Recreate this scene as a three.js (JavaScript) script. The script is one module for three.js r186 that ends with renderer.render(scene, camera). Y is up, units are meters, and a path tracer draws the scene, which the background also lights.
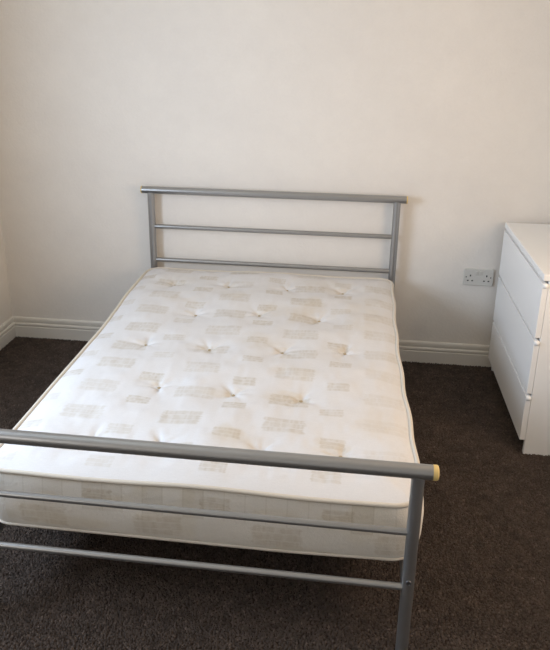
import * as THREE from 'three';
import { RoundedBoxGeometry } from 'three/addons/geometries/RoundedBoxGeometry.js';
import { mergeGeometries, mergeVertices } from 'three/addons/utils/BufferGeometryUtils.js';
import { RectAreaLightUniformsLib } from 'three/addons/lights/RectAreaLightUniformsLib.js';

// ---------------------------------------------------------------- camera, sky, daylight, exposure
const scene = new THREE.Scene();
const D = Math.PI / 180;
const camera = new THREE.PerspectiveCamera(2 * Math.atan(325 / 706.33) / D, 550 / 650, 0.05, 60);
camera.position.set(0.4111, 1.7342, 3.6638);
camera.rotation.set(-19.7455 * D, 7.0361 * D, 0.659 * D, 'YXZ');
camera.setViewOffset(550, 650, 6.48, 40.07, 550, 650);

const renderer = new THREE.WebGLRenderer({ antialias: true });
renderer.toneMapping = THREE.LinearToneMapping;
renderer.toneMappingExposure = 1.03;
renderer.shadowMap.enabled = true;
scene.background = new THREE.Color().setRGB(0.6, 0.7, 0.85);       // overcast sky behind the window

// the room: back wall at z = 0, carpet at y = 0
const XL = -1.571, XR = 1.725, ZF = 4.45, HC = 2.42, TH = 0.2;
// windows (all out of the picture): two in the left-hand wall, one in the right-hand wall that looks onto sunlit brickwork
const WINDOWS = [
  { side: -1, z0: 1.38, z1: 2.48, y0: 0.86, y1: 1.86, rgb: [0.655, 0.82, 1.04], power: 12.6 },
  { side: -1, z0: 3.5, z1: 4.3, y0: 0.86, y1: 1.9, rgb: [1.0, 0.98, 0.95], power: 3.0 },
  { side: 1, z0: 1.2, z1: 2.2, y0: 0.86, y1: 1.9, rgb: [1.0, 0.7, 0.42], power: 5.4 },
];
RectAreaLightUniformsLib.init();
for (const w of WINDOWS) {
  const l = new THREE.RectAreaLight(new THREE.Color().setRGB(...w.rgb), w.power, w.z1 - w.z0 - 0.06, w.y1 - w.y0 - 0.06);
  const x = w.side < 0 ? XL - 0.03 : XR + 0.03, y = (w.y0 + w.y1) / 2, z = (w.z0 + w.z1) / 2;
  l.name = 'window_daylight'; l.position.set(x, y, z); l.lookAt(x - w.side, y, z); scene.add(l);
}

// ---------------------------------------------------------------- helpers
let seed = 20240611;
const rnd = () => { seed = (seed + 0x6d2b79f5) | 0; let t = Math.imul(seed ^ (seed >>> 15), 1 | seed); t = (t + Math.imul(t ^ (t >>> 7), 61 | t)) ^ t; return ((t ^ (t >>> 14)) >>> 0) / 4294967296; };
const clamp = (x, a = 0, b = 1) => Math.min(b, Math.max(a, x));
const smooth = (a, b, x) => { const t = clamp((x - a) / (b - a)); return t * t * (3 - 2 * t); };
const hash = (x, y) => { let h = Math.imul(x | 0, 374761393) + Math.imul(y | 0, 668265263); h = Math.imul(h ^ (h >>> 13), 1274126177); return ((h ^ (h >>> 16)) >>> 0) / 4294967296; };
function noise(x, y) {                                              // value noise, 0..1
  const i = Math.floor(x), j = Math.floor(y), u = x - i, v = y - j, a = u * u * (3 - 2 * u), b = v * v * (3 - 2 * v);
  const p = hash(i, j), q = hash(i + 1, j), r = hash(i, j + 1), s = hash(i + 1, j + 1);
  return p + (q - p) * a + (r - p) * b + (p - q - r + s) * a * b;
}
function noiseWrap(x, y, n) {                                       // the same, repeating every n cells
  const i = Math.floor(x), j = Math.floor(y), u = x - i, v = y - j, a = u * u * (3 - 2 * u), b = v * v * (3 - 2 * v), m = (k) => ((k % n) + n) % n;
  const p = hash(m(i), m(j)), q = hash(m(i + 1), m(j)), r = hash(m(i), m(j + 1)), s = hash(m(i + 1), m(j + 1));
  return p + (q - p) * a + (r - p) * b + (p - q - r + s) * a * b;
}
function texture(w, h, fn, srgb = true) {                           // fn(u, v) gives [r, g, b] in 0..255
  const d = new Uint8Array(w * h * 4);
  for (let j = 0, k = 0; j < h; j++) for (let i = 0; i < w; i++, k += 4) {
    const c = fn((i + 0.5) / w, (j + 0.5) / h);
    d[k] = clamp(c[0], 0, 255); d[k + 1] = clamp(c[1], 0, 255); d[k + 2] = clamp(c[2], 0, 255); d[k + 3] = 255;
  }
  const t = new THREE.DataTexture(d, w, h);
  t.magFilter = THREE.LinearFilter; t.minFilter = THREE.LinearMipmapLinearFilter; t.generateMipmaps = true;
  t.wrapS = t.wrapT = THREE.RepeatWrapping; if (srgb) t.colorSpace = THREE.SRGBColorSpace; t.needsUpdate = true;
  return t;
}
const std = (o) => new THREE.MeshStandardMaterial(o);
const phys = (o) => new THREE.MeshPhysicalMaterial(o);
function mesh(name, geometry, material, parent = scene) {
  const m = new THREE.Mesh(geometry, material); m.name = name; m.castShadow = m.receiveShadow = true; parent.add(m); return m;
}
function tag(o, label, category, kind, group) {
  o.userData.label = label; if (category) o.userData.category = category; if (kind) o.userData.kind = kind; if (group) o.userData.group = group; return o;
}
function group(name, x = 0, y = 0, z = 0, turn = 0, parent = scene) {
  const g = new THREE.Group(); g.name = name; g.position.set(x, y, z); g.rotation.y = turn; parent.add(g); return g;
}
const box = (x0, x1, y0, y1, z0, z1, r = 0) => {
  const w = x1 - x0, h = y1 - y0, d = z1 - z0;
  const g = r ? new RoundedBoxGeometry(w, h, d, 3, r) : new THREE.BoxGeometry(w, h, d);
  return g.translate((x0 + x1) / 2, (y0 + y1) / 2, (z0 + z1) / 2);
};
function rod(a, b, r, seg = 28) {                                   // a round bar from a to b
  const A = new THREE.Vector3(...a), B = new THREE.Vector3(...b), L = A.distanceTo(B);
  const g = new THREE.CylinderGeometry(r, r, L, seg, 1);
  g.applyQuaternion(new THREE.Quaternion().setFromUnitVectors(new THREE.Vector3(0, 1, 0), B.clone().sub(A).normalize()));
  return g.translate(...A.add(B).multiplyScalar(0.5).toArray());
}
function uvMetres(g, ax, ay) {                                      // uv from two position axes, in metres
  const p = g.attributes.position, uv = new Float32Array(p.count * 2);
  for (let i = 0; i < p.count; i++) { uv[2 * i] = p.getComponent(i, ax); uv[2 * i + 1] = p.getComponent(i, ay); }
  g.setAttribute('uv', new THREE.BufferAttribute(uv, 2)); return g;
}

// ---------------------------------------------------------------- materials
const wallTone = texture(512, 512, (u, v) => {
  const n = noiseWrap(u * 6, v * 6, 6) * 0.5 + noiseWrap(u * 23, v * 23, 23) * 0.3 + noiseWrap(u * 120, v * 120, 120) * 0.2;
  const k = (n - 0.5) * 7; return [236 + k, 230 + k, 222 + k * 0.9];
});
const wallBump = texture(512, 512, (u, v) => {
  const n = 255 * (noiseWrap(u * 30, v * 30, 30) * 0.35 + noiseWrap(u * 110, v * 110, 110) * 0.35 + noiseWrap(u * 256, v * 256, 256) * 0.3); return [n, n, n];
}, false);
const wallMat = std({ map: wallTone, bumpMap: wallBump, bumpScale: 0.0012, roughness: 0.75 });
const ceilMat = std({ color: 0xf0e7d6, roughness: 0.85 });
const gloss = std({ color: 0xe6e1d8, roughness: 0.42 });            // skirting paint
const upvc = std({ color: 0xf2f2f0, roughness: 0.35 });
const silver = std({ color: 0xa2a2a2, metalness: 0.75, roughness: 0.3 });
const capMat = std({ color: 0xe2c681, roughness: 0.5 });
const steel = std({ color: 0x77787a, metalness: 0.9, roughness: 0.3 });
const slatMat = std({ color: 0xc9a877, roughness: 0.6 });
const whiteFoil = phys({ color: 0xf7f7f6, roughness: 0.38, clearcoat: 0.15, clearcoatRoughness: 0.3 });
const glass = phys({ color: 0xffffff, transmission: 1, roughness: 0, thickness: 0, ior: 1.5 });
const plugWhite = std({ color: 0xd8d5ce, roughness: 0.3 });
const darkSlot = std({ color: 0x1d1c1a, roughness: 0.7 });
const carpetBase = std({ color: 0x372a22, roughness: 1 });

// ---------------------------------------------------------------- the room
const S = (m, label) => tag(m, label, undefined, 'structure');
const back = mesh('wall_back', uvMetres(box(XL - TH, XR + TH, -0.1, HC + 0.1, -TH, 0), 0, 1), wallMat); S(back, 'cream painted wall behind the headboard');
const front = mesh('wall_front', uvMetres(box(XL - TH, XR + TH, -0.1, HC + 0.1, ZF, ZF + TH), 0, 1), wallMat); S(front, 'cream painted wall behind the camera');
for (const side of [-1, 1]) {
  const s = new THREE.Shape([[0, -0.1], [ZF, -0.1], [ZF, HC + 0.1], [0, HC + 0.1]].map((p) => new THREE.Vector2(...p)));
  for (const w of WINDOWS) if (w.side === side) s.holes.push(new THREE.Path([[w.z0, w.y0], [w.z0, w.y1], [w.z1, w.y1], [w.z1, w.y0]].map((p) => new THREE.Vector2(...p))));
  const g = new THREE.ExtrudeGeometry(s, { depth: TH, bevelEnabled: false }).rotateY(-Math.PI / 2).translate(side < 0 ? XL : XR + TH, 0, 0);
  S(mesh(side < 0 ? 'wall_left' : 'wall_right', uvMetres(g, 2, 1), wallMat), side < 0 ? 'cream painted wall left of the bed' : 'cream painted wall behind the chest of drawers');
}
S(mesh('ceiling', box(XL - TH, XR + TH, HC, HC + TH, -TH, ZF + TH), ceilMat), 'white ceiling');
const floor = mesh('floor', box(XL - TH, XR + TH, -0.12, 0, -TH, ZF + TH), carpetBase); S(floor, 'floor with dark brown speckled carpet');
{ // the carpet's pile: short loops, nobody could count them
  const tuft = new THREE.OctahedronGeometry(1, 0);
  const places = [], step = 0.0075;
  for (let z = 0.012; z < ZF - 0.01; z += step) for (let x = XL + 0.012; x < XR - 0.01; x += step) {

    places.push([x + (rnd() - 0.5) * step, z + (rnd() - 0.5) * step]);
  }
  const im = new THREE.InstancedMesh(tuft, std({ color: 0xffffff, roughness: 1 }), places.length);
  im.name = 'carpet_pile'; im.castShadow = im.receiveShadow = true;
  const m = new THREE.Matrix4(), q = new THREE.Quaternion(), e = new THREE.Euler(), c = new THREE.Color();
  places.forEach(([x, z], i) => {
    q.setFromEuler(e.set((rnd() - 0.5) * 1.1, rnd() * 6.3, (rnd() - 0.5) * 1.1));
    const r = 0.0045 + rnd() * 0.0024;
    m.compose(new THREE.Vector3(x, 0.0005 + rnd() * 0.002, z), q, new THREE.Vector3(r, 0.004 + rnd() * 0.0035, r));
    im.setMatrixAt(i, m);
    const b = rnd(), patch = noise(x * 9, z * 9) * 0.25 + noise(x * 38 + 9, z * 38) * 0.5, k = 0.55 + patch + (b > 0.95 ? 0.9 : b * 0.45);
    im.setColorAt(i, c.setRGB(0.068 * k, 0.0505 * k, 0.041 * k));
  });
  im.userData.kind = 'stuff'; im.userData.label = 'short dark brown carpet pile'; floor.add(im);
}
// skirting boards: a moulded profile run along each wall
{
  const H = 0.1266, P = [[0, 0], [0.018, 0], [0.018, 0.068], [0.0172, 0.0705], [0.0135, 0.0715], [0.0135, 0.0745], [0.0158, 0.0775], [0.0172, 0.082], [0.0172, 0.0865], [0.016, 0.0905], [0.0125, 0.093], [0.0095, 0.0945], [0.0095, 0.098], [0.0112, 0.1005], [0.0124, 0.1045], [0.0124, 0.112], [0.0116, 0.119], [0.009, 0.124], [0.005, 0.1262], [0, H]];
  const run = (name, L, x, z, turn, label) => {
    const g = new THREE.ExtrudeGeometry(new THREE.Shape(P.map((p) => new THREE.Vector2(...p))), { depth: L, bevelEnabled: false });
    const b = mesh(name, g, gloss); b.position.set(x, 0, z); b.rotation.y = turn; S(b, label);
  };
  // profile x points away from the wall, extrusion runs along local +z
  run('baseboard_back', XR - XL, XR, 0, -Math.PI / 2, 'white moulded skirting board under the headboard wall');
  run('baseboard_left', ZF, XL, 0, 0, 'white moulded skirting board along the left wall');
  run('baseboard_right', ZF, XR, ZF, Math.PI, 'white moulded skirting board along the right wall');
  run('baseboard_front', XR - XL, XL, ZF, Math.PI / 2, 'white moulded skirting board behind the camera');
}
WINDOWS.forEach((win, n) => { // white frame, two panes, sill; out of the picture
  const w = group('window_' + (n + 1), win.side < 0 ? XL : XR, win.y0, (win.z0 + win.z1) / 2, win.side < 0 ? 0 : Math.PI);
  tag(w, ['wide white window in the left wall beside the bed', 'narrow white window in the left wall behind the camera', 'white window in the right wall'][n], undefined, 'structure');
  const hw = (win.z1 - win.z0) / 2, h = win.y1 - win.y0, f = 0.05;
  mesh('window_frame', mergeGeometries([
    box(-0.15, -0.09, 0, f, -hw, hw), box(-0.15, -0.09, h - f, h, -hw, hw), box(-0.15, -0.09, f, h - f, -hw, -hw + f), box(-0.15, -0.09, f, h - f, hw - f, hw), box(-0.15, -0.09, f, h - f, -0.03, 0.03)]), upvc, w);
  for (const s of [-1, 1]) mesh('pane', box(-0.122, -0.118, f, h - f, s > 0 ? 0.03 : -hw + f, s > 0 ? hw - f : -0.03), glass, w);
  mesh('window_sill', box(-0.09, 0.05, -0.025, 0, -hw - 0.04, hw + 0.04, 0.006), upvc, w);
});

// ---------------------------------------------------------------- bed frame
const BX = -0.0247, TURN = -0.2796 * D;
const HW = 0.651, ZH = 0.0496, ZT = 2.0257;                         // post half spacing, headboard and footboard
const bed = group('bed_frame', BX, 0, 0, TURN);
tag(bed, 'silver grey tubular metal double bed frame with rounded top rails', 'bed frame');
function endBoard(kind, z, yTop, rails, rPost, rTop, OH, cl, rRail) {
  for (const s of [-1, 1]) {
    const post = mesh(kind + '_post', rod([s * HW, 0.006, z], [s * HW, yTop - rTop * 0.6, z], rPost), silver, bed);
    mesh('foot_glide', new THREE.CylinderGeometry(rPost + 0.001, rPost + 0.0015, 0.02, 24).translate(s * HW, 0.01, z), darkSlot, post);
    const by = kind === 'footboard' ? 0.286 : 0.25, bz = z + rPost - 0.001;
    const head = new THREE.CylinderGeometry(0.0075, 0.0085, 0.005, 20).rotateX(Math.PI / 2).translate(s * HW, by, bz + 0.001);
    const hex = new THREE.TorusGeometry(0.0062, 0.0014, 8, 20).translate(s * HW, by, bz + 0.0035);
    if (kind === 'footboard') mesh('bolt', mergeGeometries([head.toNonIndexed(), hex.toNonIndexed()]), steel, post);
  }
  const top = mesh(kind + '_top_rail', rod([-HW - OH, yTop, z], [HW + OH, yTop, z], rTop, 36), silver, bed);
  for (const s of [-1, 1]) {
    const pts = [[0, cl], [rTop * 0.6, cl * 0.97], [rTop * 0.92, cl * 0.86], [rTop * 1.03, cl * 0.6], [rTop * 1.03, 0]].map((p) => new THREE.Vector2(...p)).reverse();
    const cap = new THREE.LatheGeometry(pts, 28).rotateZ(-s * Math.PI / 2).translate(s * (HW + OH), yTop, z);
    tag(mesh('end_cap', cap, capMat, top), 'cream plastic end cap');
  }
  for (const y of rails) mesh(kind + '_rail', rod([-HW + rPost * 0.6, y, z], [HW - rPost * 0.6, y, z], rRail), silver, bed);
}
endBoard('headboard', ZH, 0.9297, [0.731, 0.5421], 0.0188, 0.0195, 0.046, 0.007, 0.0118);
endBoard('footboard', ZT, 0.6405, [0.4431, 0.2546], 0.0182, 0.0205, 0.037, 0.016, 0.01);
for (const s of [-1, 1]) mesh('side_rail', box(s * HW - 0.0125, s * HW + 0.0125, 0.194, 0.2335, ZH + 0.016, ZT - 0.016, 0.004), silver, bed);
{
  const slat = new RoundedBoxGeometry(2 * HW - 0.006, 0.012, 0.062, 2, 0.004);
  for (let i = 0; i < 14; i++) { const m = mesh('slat', slat, slatMat, bed); m.position.set(0, 0.2395, 0.16 + i * 0.128); }
}

// ---------------------------------------------------------------- mattress
const MB = 0.2475, MT = 0.447, MX0 = -0.662, MX1 = 0.6695, MZ0 = 0.078, MZ1 = 1.9237, MR = 0.075;
const TUFTS = [[-0.18, 0.325], [0.12, 0.32], [0.40, 0.305], [-0.46, 0.33], [-0.276, 0.655], [0.022, 0.63], [0.303, 0.64], [-0.418, 0.985], [-0.137, 1.0], [0.17, 0.985], [0.431, 0.95],
  [-0.259, 1.344], [0.03, 1.36], [0.283, 1.352], [-0.381, 1.723], [-0.145, 1.718], [0.182, 1.711], [0.441, 1.696]];
function printMask(x, z, large, small) {                            // beige woven blocks of the ticking, 0..1
  let a = 0;
  const block = (cx, cz, w, h, id) => {
    const s = (x - cx) / w + 0.5, t = (z - cz) / h + 0.5, wob = (noise(z * 160 + id * 7, id) - 0.5) * 0.07;
    if (s < -0.1 || s > 1.1 || t < 0 || t > 1) return;
    const edge = smooth(0, 0.08, s + wob) * smooth(0, 0.08, 1 - s - wob) * smooth(0, 0.14, t) * smooth(0, 0.14, 1 - t);
    const row = 1 - 0.5 * smooth(0.36, 0.48, Math.abs(t * 3 - Math.floor(t * 3) - 0.5));
    const streak = noise(x * 70 + id, z * 520), dash = noise(x * 150 + id * 3, Math.floor(t * 3) + id * 5);
    a = Math.max(a, edge * row * (0.55 + 0.6 * hash(id, 17)) * (0.15 + 0.5 * streak + 0.5 * dash));
  };
  large.forEach(([cx, cz, w, h], i) => block(cx, cz, w, h, i)); small.forEach(([cx, cz, w, h], i) => block(cx, cz, w, h, 50 + i));
  return a;
}
const LARGE = [], SMALL = [];
const rowsL = [0.14, 0.32, 0.49, 0.66, 0.84, 1.02, 1.195, 1.385, 1.57, 1.76], rowsS = [0.1, 0.25, 0.41, 0.58, 0.75, 0.93, 1.11, 1.285, 1.47, 1.66, 1.85];
for (const [cx, o] of [[-0.475, 0.008], [-0.118, 0], [0.238, 0], [0.585, -0.045]]) for (const z of rowsL) LARGE.push([cx + (rnd() - 0.5) * 0.02, z + o, 0.15 + rnd() * 0.016, 0.095]);
for (const [cx, o] of [[-0.3, 0], [0.06, -0.01], [0.41, -0.015], [-0.635, 0.01]]) for (const z of rowsS) SMALL.push([cx + (rnd() - 0.5) * 0.02, z + o, 0.09 + rnd() * 0.014, 0.06]);
const STAINS = [[0.27, 0.52, 0.06, 0.12, 0.55], [0.2, 0.62, 0.09, 0.1, 0.4], [0.09, 1.66, 0.1, 0.05, 0.5], [0.22, 1.37, 0.09, 0.05, 0.45], [0.41, 1.66, 0.06, 0.05, 0.45], [-0.03, 1.36, 0.1, 0.04, 0.35], [-0.3, 1.33, 0.07, 0.03, 0.3],
  [0.56, 1.5, 0.08, 0.12, 0.35], [0.08, 0.93, 0.12, 0.08, 0.35], [0.3, 0.25, 0.2, 0.1, 0.3], [0.5, 0.6, 0.12, 0.25, 0.3], [-0.13, 0.44, 0.1, 0.07, 0.3], [0.25, 1.17, 0.09, 0.05, 0.3], [-0.36, 0.55, 0.1, 0.04, 0.3], [0.08, 0.6, 0.09, 0.1, 0.35], [-0.45, 0.3, 0.12, 0.1, 0.2]];
const topTone = texture(1400, 1900, (u, v) => {
  const x = -0.7 + u * 1.4, z = 0.05 + v * 1.9;
  const a = printMask(x, z, LARGE, SMALL) * (x > 0.48 ? 0.5 : 0.85), weave = (noise(x * 700, z * 700) - 0.5) * 6 + (noise(x * 90, z * 900) - 0.5) * 4;
  let st = 0;
  const wx = x + (noise(x * 22, z * 22) - 0.5) * 0.06 + (noise(x * 70, z * 70) - 0.5) * 0.02, wz = z + (noise(x * 22 + 40, z * 22) - 0.5) * 0.06;
  for (const [cx, cz, rx, rz, k] of STAINS) { const d = Math.hypot((wx - cx) / rx, (wz - cz) / rz); if (d < 1.2) st += k * smooth(1.15, 0.35, d) * (0.5 + 0.5 * noise(x * 45, z * 45)); }
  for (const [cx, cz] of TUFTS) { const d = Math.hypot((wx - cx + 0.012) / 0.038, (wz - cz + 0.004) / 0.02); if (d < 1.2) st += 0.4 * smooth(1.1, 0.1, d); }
  st = Math.min(st, 0.9);
  let r = 224 + weave, g = 222 + weave, b = 221 + weave;
  r += (184 - r) * a * 0.58; g += (172 - g) * a * 0.58; b += (152 - b) * a * 0.58;
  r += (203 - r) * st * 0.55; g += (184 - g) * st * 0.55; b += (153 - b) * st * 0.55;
  return [r, g, b];
});
const sideTone = texture(1800, 256, (u, v) => {
  const x = u * 1.8, y = v * 0.2, L = [], Sm = [], k = Math.floor(x / 0.36);
  L.push([0.12 + k * 0.36, 0.062, 0.158, 0.085]); Sm.push([0.295 + k * 0.36, 0.15, 0.097, 0.055]);
  const a = printMask(x, y, L, Sm), w = (noise(x * 600, y * 600) - 0.5) * 7, st = smooth(0.5, 0.8, noise(x * 14, y * 22)) * 0.3;
  const seam = (Math.abs(((x + 0.031) % 0.062) - 0.031) < 0.0016 ? 1 : 0) * smooth(0.095, 0.11, y) * 7 + smooth(0.6, 0.75, noise(Math.floor(x / 0.062) * 3.7, 2)) * smooth(0.098, 0.104, y) * 9;
  return [229 - seam + w - 18 * a - 12 * st, 223 - seam * 1.1 + w - 22 * a - 18 * st, 213 - seam * 1.3 + w - 27 * a - 30 * st];
});
sideTone.repeat.set(1 / 1.8, 1 / 0.2);
const clothBump = texture(512, 512, (u, v) => { const n = 255 * (0.5 * noiseWrap(u * 256, v * 128, 128) + 0.5 * noiseWrap(u * 40, v * 40, 40)); return [n, n, n]; }, false);
clothBump.repeat.set(1 / 0.35, 1 / 0.35);
const tickTop = std({ map: topTone, roughness: 0.78 });
const tickSide = std({ map: sideTone, bumpMap: clothBump, bumpScale: 0.0012, roughness: 0.8 });
const tapeMat = std({ color: 0xd8cfc1, roughness: 0.8 });
const tuftMat = std({ color: 0xb3a284, roughness: 0.9 });
const underMat = std({ color: 0xcfc8bb, roughness: 0.9 });

const mattress = group('mattress', BX, MB, 0, TURN);
tag(mattress, 'white tufted mattress with beige woven blocks lying on the metal bed frame', 'mattress');
{
  const cx = (MX0 + MX1) / 2, cz = (MZ0 + MZ1) / 2, hx = (MX1 - MX0) / 2, hz = (MZ1 - MZ0) / 2, h = MT - MB;
  const sag = (x, z) => 0.0035 * Math.sin(z * 7.1 + x * 2) + 0.003 * Math.sin(x * 9 + 1.3) + (noise(x * 6 + 3, z * 6) - 0.5) * 0.006;
  const lift = (z) => 0.052 * (1 - smooth(0.0, 1.35, z));          // the head end stands a little higher
  const flare = (x, z) => (x > cx ? 1 : 0) * ((x - cx) / hx) * (0.03 * smooth(0.7, 1.75, z) - 0.021 + 0.003 * Math.sin(z * 19));
  const low = (x, z) => 0.009 * smooth(0.25, 0.66, x) * smooth(1.5, 1.9, z);
  const inRound = (u, v) => {                                       // a unit square onto the rounded outline
    let x = u * hx, z = v * hz; const qx = Math.abs(x) - (hx - MR), qz = Math.abs(z) - (hz - MR);
    if (qx > 0 && qz > 0) {
      const a = qx / MR, b = qz / MR;
      x = Math.sign(x) * (hx - MR + MR * a * Math.sqrt(1 - b * b / 2)); z = Math.sign(z) * (hz - MR + MR * b * Math.sqrt(1 - a * a / 2));
    }
    return [cx + x + flare(cx + x, cz + z), cz + z];
  };
  const edgeWob = (s) => 0.004 * Math.sin(s * 11) + 0.003 * Math.sin(s * 23 + 1);
  const height = (x, z, e) => {
    let y = 0.034 * (1 - Math.exp(-e / 0.075)) + sag(x, z) + lift(z);
    y += ((noise(x * 16, z * 16) - 0.5) * 0.006 + (noise(x * 45, z * 20) - 0.5) * 0.002) * smooth(0, 0.08, e);
    TUFTS.forEach(([tx, tz], i) => {
      const dx = x - tx, dz = z - tz, d = Math.hypot(dx, dz); if (d > 0.28) return;
      const th = Math.atan2(dz, dx), star = Math.pow(Math.abs(Math.cos(2 * th + i * 0.9)), 6) * 0.7 + Math.pow(Math.abs(Math.cos(1.5 * th + i * 2.1)), 10) * 0.5;
      y -= 0.015 * Math.exp(-d * d / (2 * 0.085 * 0.085)) + 0.014 * Math.exp(-d * d / (2 * 0.015 * 0.015));
      y -= 0.0095 * star * Math.exp(-d * d / (2 * 0.05 * 0.05)) * smooth(0.004, 0.02, d);
    });
    return y;
  };
  const NX = 230, NZ = 310, pos = [], uv = [], idx = [];
  for (let j = 0; j <= NZ; j++) for (let i = 0; i <= NX; i++) {
    const u = -1 + 2 * i / NX, v = -1 + 2 * j / NZ, [x, z] = inRound(u, v);
    const e = Math.min((1 - Math.abs(u)) * hx, (1 - Math.abs(v)) * hz);
    pos.push(x, h + height(x, z, e), z); uv.push((x + 0.7) / 1.4, (z - 0.05) / 1.9);
  }
  for (let j = 0; j < NZ; j++) for (let i = 0; i < NX; i++) { const a = j * (NX + 1) + i, b = a + 1, c = a + NX + 1, d = c + 1; idx.push(a, c, b, b, c, d); }
  const g = new THREE.BufferGeometry(); g.setAttribute('position', new THREE.Float32BufferAttribute(pos, 3)); g.setAttribute('uv', new THREE.Float32BufferAttribute(uv, 2)); g.setIndex(idx); g.computeVertexNormals();
  mesh('top_panel', g, tickTop, mattress);
  // outline of the border, walked once round, s in metres
  const loop = [];
  {
    const straight = (x0, z0, x1, z1, nx, nz, n) => { for (let k = 0; k < n; k++) loop.push([x0 + (x1 - x0) * k / n, z0 + (z1 - z0) * k / n, nx, nz]); };
    const corner = (ox, oz, a0) => { for (let k = 0; k < 14; k++) { const a = a0 + (Math.PI / 2) * k / 14; loop.push([ox + MR * Math.cos(a), oz + MR * Math.sin(a), Math.cos(a), Math.sin(a)]); } };
    const R = MR;
    straight(MX0 + R, MZ1, MX1 - R, MZ1, 0, 1, 300); corner(MX1 - MR, MZ1 - MR, Math.PI / 2);
    loop.splice(300, 14);                                           // corners go the other way round: front right
    const cornerRev = (ox, oz, a0) => { for (let k = 0; k < 14; k++) { const a = a0 - (Math.PI / 2) * k / 14; loop.push([ox + MR * Math.cos(a), oz + MR * Math.sin(a), Math.cos(a), Math.sin(a)]); } };
    cornerRev(MX1 - MR, MZ1 - MR, Math.PI / 2); straight(MX1, MZ1 - R, MX1, MZ0 + R, 1, 0, 180);
    cornerRev(MX1 - MR, MZ0 + MR, 0); straight(MX1 - R, MZ0, MX0 + R, MZ0, 0, -1, 130);
    cornerRev(MX0 + MR, MZ0 + MR, -Math.PI / 2); straight(MX0, MZ0 + R, MX0, MZ1 - R, -1, 0, 180);
    cornerRev(MX0 + MR, MZ1 - MR, -Math.PI);
  }
  for (const q of loop) q[0] += flare(q[0], q[1]);
  const NL = loop.length, NY = 22, bp = [], bu = [], bi = []; let s = 0; const arc = [];
  for (let k = 0; k <= NL; k++) { arc.push(s); const a = loop[k % NL], b = loop[(k + 1) % NL]; s += Math.hypot(b[0] - a[0], b[1] - a[1]); }
  for (let k = 0; k <= NL; k++) {
    const [x, z, nx, nz] = loop[k % NL], pl = 0.5 + 0.5 * Math.cos(arc[k] * 2 * Math.PI * Math.round(s / 0.062) / s), topY = h + sag(x, z) + lift(z);
    for (let j = 0; j <= NY; j++) {
      const t = j / NY, bulge = (0.016 + 0.006 * Math.max(0, nx) * smooth(1.3, 1.8, z)) * Math.pow(Math.sin(Math.PI * t), 0.6) - 0.0075 * smooth(0.3, 0.85, noise(arc[k] * 3.1, 5)) * Math.pow(pl, 6) * Math.sin(Math.PI * t) * smooth(0.35, 0.75, t) + (noise((x + z) * 9 + 40, t * 3 + (x - z) * 2 + 40) - 0.5) * 0.006 * Math.sin(Math.PI * t);
      bp.push(x + nx * bulge, low(x, z) + t * (topY - low(x, z)), z + nz * bulge); bu.push(arc[k] * Math.round(s / 0.36) * 0.36 / s, t * 0.2);
    }
  }
  for (let k = 0; k < NL; k++) for (let j = 0; j < NY; j++) { const a = k * (NY + 1) + j, b = a + 1, c = a + NY + 1, d = c + 1; bi.push(a, c, b, b, c, d); }
  const bg = new THREE.BufferGeometry(); bg.setAttribute('position', new THREE.Float32BufferAttribute(bp, 3)); bg.setAttribute('uv', new THREE.Float32BufferAttribute(bu, 2)); bg.setIndex(bi); bg.computeVertexNormals();
  mesh('border', bg, tickSide, mattress);
  const ring = (yf, r) => new THREE.TubeGeometry(new THREE.CatmullRomCurve3(loop.filter((_, k) => k % 3 === 0).map(([x, z, nx, nz]) => new THREE.Vector3(x + nx * 0.003, yf(x, z), z + nz * 0.003)), true), 520, r, 8, true);
  tag(mesh('piping', ring((x, z) => h + sag(x, z) + lift(z) + 0.001, 0.0074), tapeMat, mattress), 'beige tape edge round the top');
  tag(mesh('piping', ring((x, z) => 0.007 + low(x, z), 0.0062), tapeMat, mattress), 'beige tape edge round the bottom');
  const under = new THREE.Shape(loop.map(([x, z]) => new THREE.Vector2(x, -z)));
  mesh('underside', new THREE.ShapeGeometry(under).rotateX(-Math.PI / 2).translate(0, 0.004, 0), underMat, mattress);
  const knot = mergeGeometries([new THREE.SphereGeometry(1, 12, 8).scale(0.0065, 0.004, 0.0045), new THREE.TorusGeometry(0.005, 0.002, 6, 14).rotateX(Math.PI / 2)]);
  TUFTS.forEach(([x, z], i) => { const k = mesh('tuft', knot, tuftMat, mattress); const e = Math.min(x - MX0, MX1 - x, z - MZ0, MZ1 - z); k.position.set(x, h + height(x, z, e) + 0.002, z); k.rotation.y = i * 1.7; });
}

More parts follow.
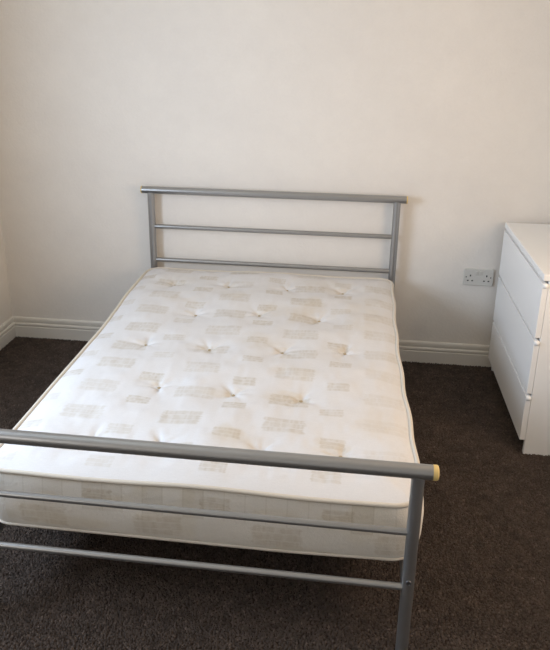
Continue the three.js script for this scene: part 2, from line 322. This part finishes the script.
// ---------------------------------------------------------------- chest of drawers
{
  const X = 1.2, FX = 0.024, Z0 = 0.0455, Z1 = 0.876, H = 0.832, DEP = 0.48;
  const c = group('chest_of_drawers', X + DEP / 2, 0, (Z0 + Z1) / 2);
  tag(c, 'white three drawer chest standing against the wall right of the bed', 'chest of drawers');
  const hw = (Z1 - Z0) / 2, x0 = -DEP / 2, x1 = DEP / 2;
  for (const s of [-1, 1]) mesh('side_panel', box(x0, x1, 0, H - 0.028, s > 0 ? hw - 0.02 : -hw, s > 0 ? hw : -hw + 0.02, 0.0015), whiteFoil, c);
  mesh('top_panel', box(x0 - FX, x1, H - 0.028, H, -hw, hw, 0.003), whiteFoil, c);
  mesh('back_panel', box(x1 - 0.006, x1 - 0.001, 0.05, H - 0.028, -hw + 0.02, hw - 0.02), whiteFoil, c);
  mesh('plinth', box(x0 + 0.03, x0 + 0.046, 0, 0.07, -hw + 0.02, hw - 0.02), whiteFoil, c);
  for (const [yb, yt] of [[0.5545, H - 0.037], [0.2975, 0.5445], [0.072, 0.2875]]) {
    const d = group('drawer', x0, yb, 0, 0, c), fh = yt - yb;
    mesh('drawer_front', box(-FX, -0.001, 0, fh - 0.003, -hw, hw, 0.002), whiteFoil, d);
    // finger-grip bead along the top edge, its rounded ends standing a touch proud of the front
    const pts = []; for (let k = 0; k <= 6; k++) pts.push(new THREE.Vector2(0.0112 * Math.sin(k * Math.PI / 12), -hw - 0.001 + 0.001 * (1 - Math.cos(k * Math.PI / 12))));
    for (let k = 6; k >= 0; k--) pts.push(new THREE.Vector2(0.0112 * Math.sin(k * Math.PI / 12), hw + 0.010 - 0.010 * (1 - Math.cos(k * Math.PI / 12))));
    mesh('grip_lip', new THREE.LatheGeometry(pts, 20).rotateX(Math.PI / 2).translate(-FX + 0.0125, fh - 0.0115, 0), whiteFoil, d);
    mesh('drawer_box', mergeGeometries([box(0, DEP - 0.04, 0.02, fh - 0.06, -hw + 0.032, -hw + 0.044), box(0, DEP - 0.04, 0.02, fh - 0.06, hw - 0.044, hw - 0.032), box(0, DEP - 0.04, 0.02, 0.028, -hw + 0.044, hw - 0.044), box(DEP - 0.052, DEP - 0.04, 0.028, fh - 0.06, -hw + 0.044, hw - 0.044)]), whiteFoil, d);
  }
}

// ---------------------------------------------------------------- double power socket
{
  const o = group('power_socket', 1.0814, 0.5185, 0); o.scale.set(1.05, 1.05, 1); tag(o, 'white double power socket on the wall beside the chest', 'socket');
  const rr = (w, h, r) => { const s = new THREE.Shape(), x = w / 2, y = h / 2; s.moveTo(-x + r, -y); s.lineTo(x - r, -y); s.quadraticCurveTo(x, -y, x, -y + r); s.lineTo(x, y - r); s.quadraticCurveTo(x, y, x - r, y); s.lineTo(-x + r, y); s.quadraticCurveTo(-x, y, -x, y - r); s.lineTo(-x, -y + r); s.quadraticCurveTo(-x, -y, -x + r, -y); return s; };
  mesh('face_plate', new THREE.ExtrudeGeometry(rr(0.142, 0.082, 0.004), { depth: 0.0085, bevelEnabled: true, bevelSize: 0.002, bevelThickness: 0.002, bevelSegments: 3 }).translate(0, 0, 0.0005), plugWhite, o);
  const zf = 0.0112;
  for (const s of [-1, 1]) {
    const cx = s * 0.04;
    for (const [x0, x1, y0, y1] of [[-0.003, 0.003, 0.003, 0.0125], [-0.0152, -0.0068, -0.022, -0.016], [0.0068, 0.0152, -0.022, -0.016]]) tag(mesh('pin_slot', box(cx + x0, cx + x1, y0, y1, zf - 0.003, zf), darkSlot, o), 'dark pin slot');
    const rk = mesh('rocker_switch', new RoundedBoxGeometry(0.013, 0.022, 0.006, 2, 0.0015), plugWhite, o); rk.position.set(s * 0.0095, 0.021, zf + 0.001); rk.rotation.x = 0.14;
    const sc = mesh('screw', new THREE.CylinderGeometry(0.0035, 0.0035, 0.0016, 16).rotateX(Math.PI / 2), steel, o); sc.position.set(s * 0.0602, 0, zf);
  }
}

renderer.render(scene, camera);
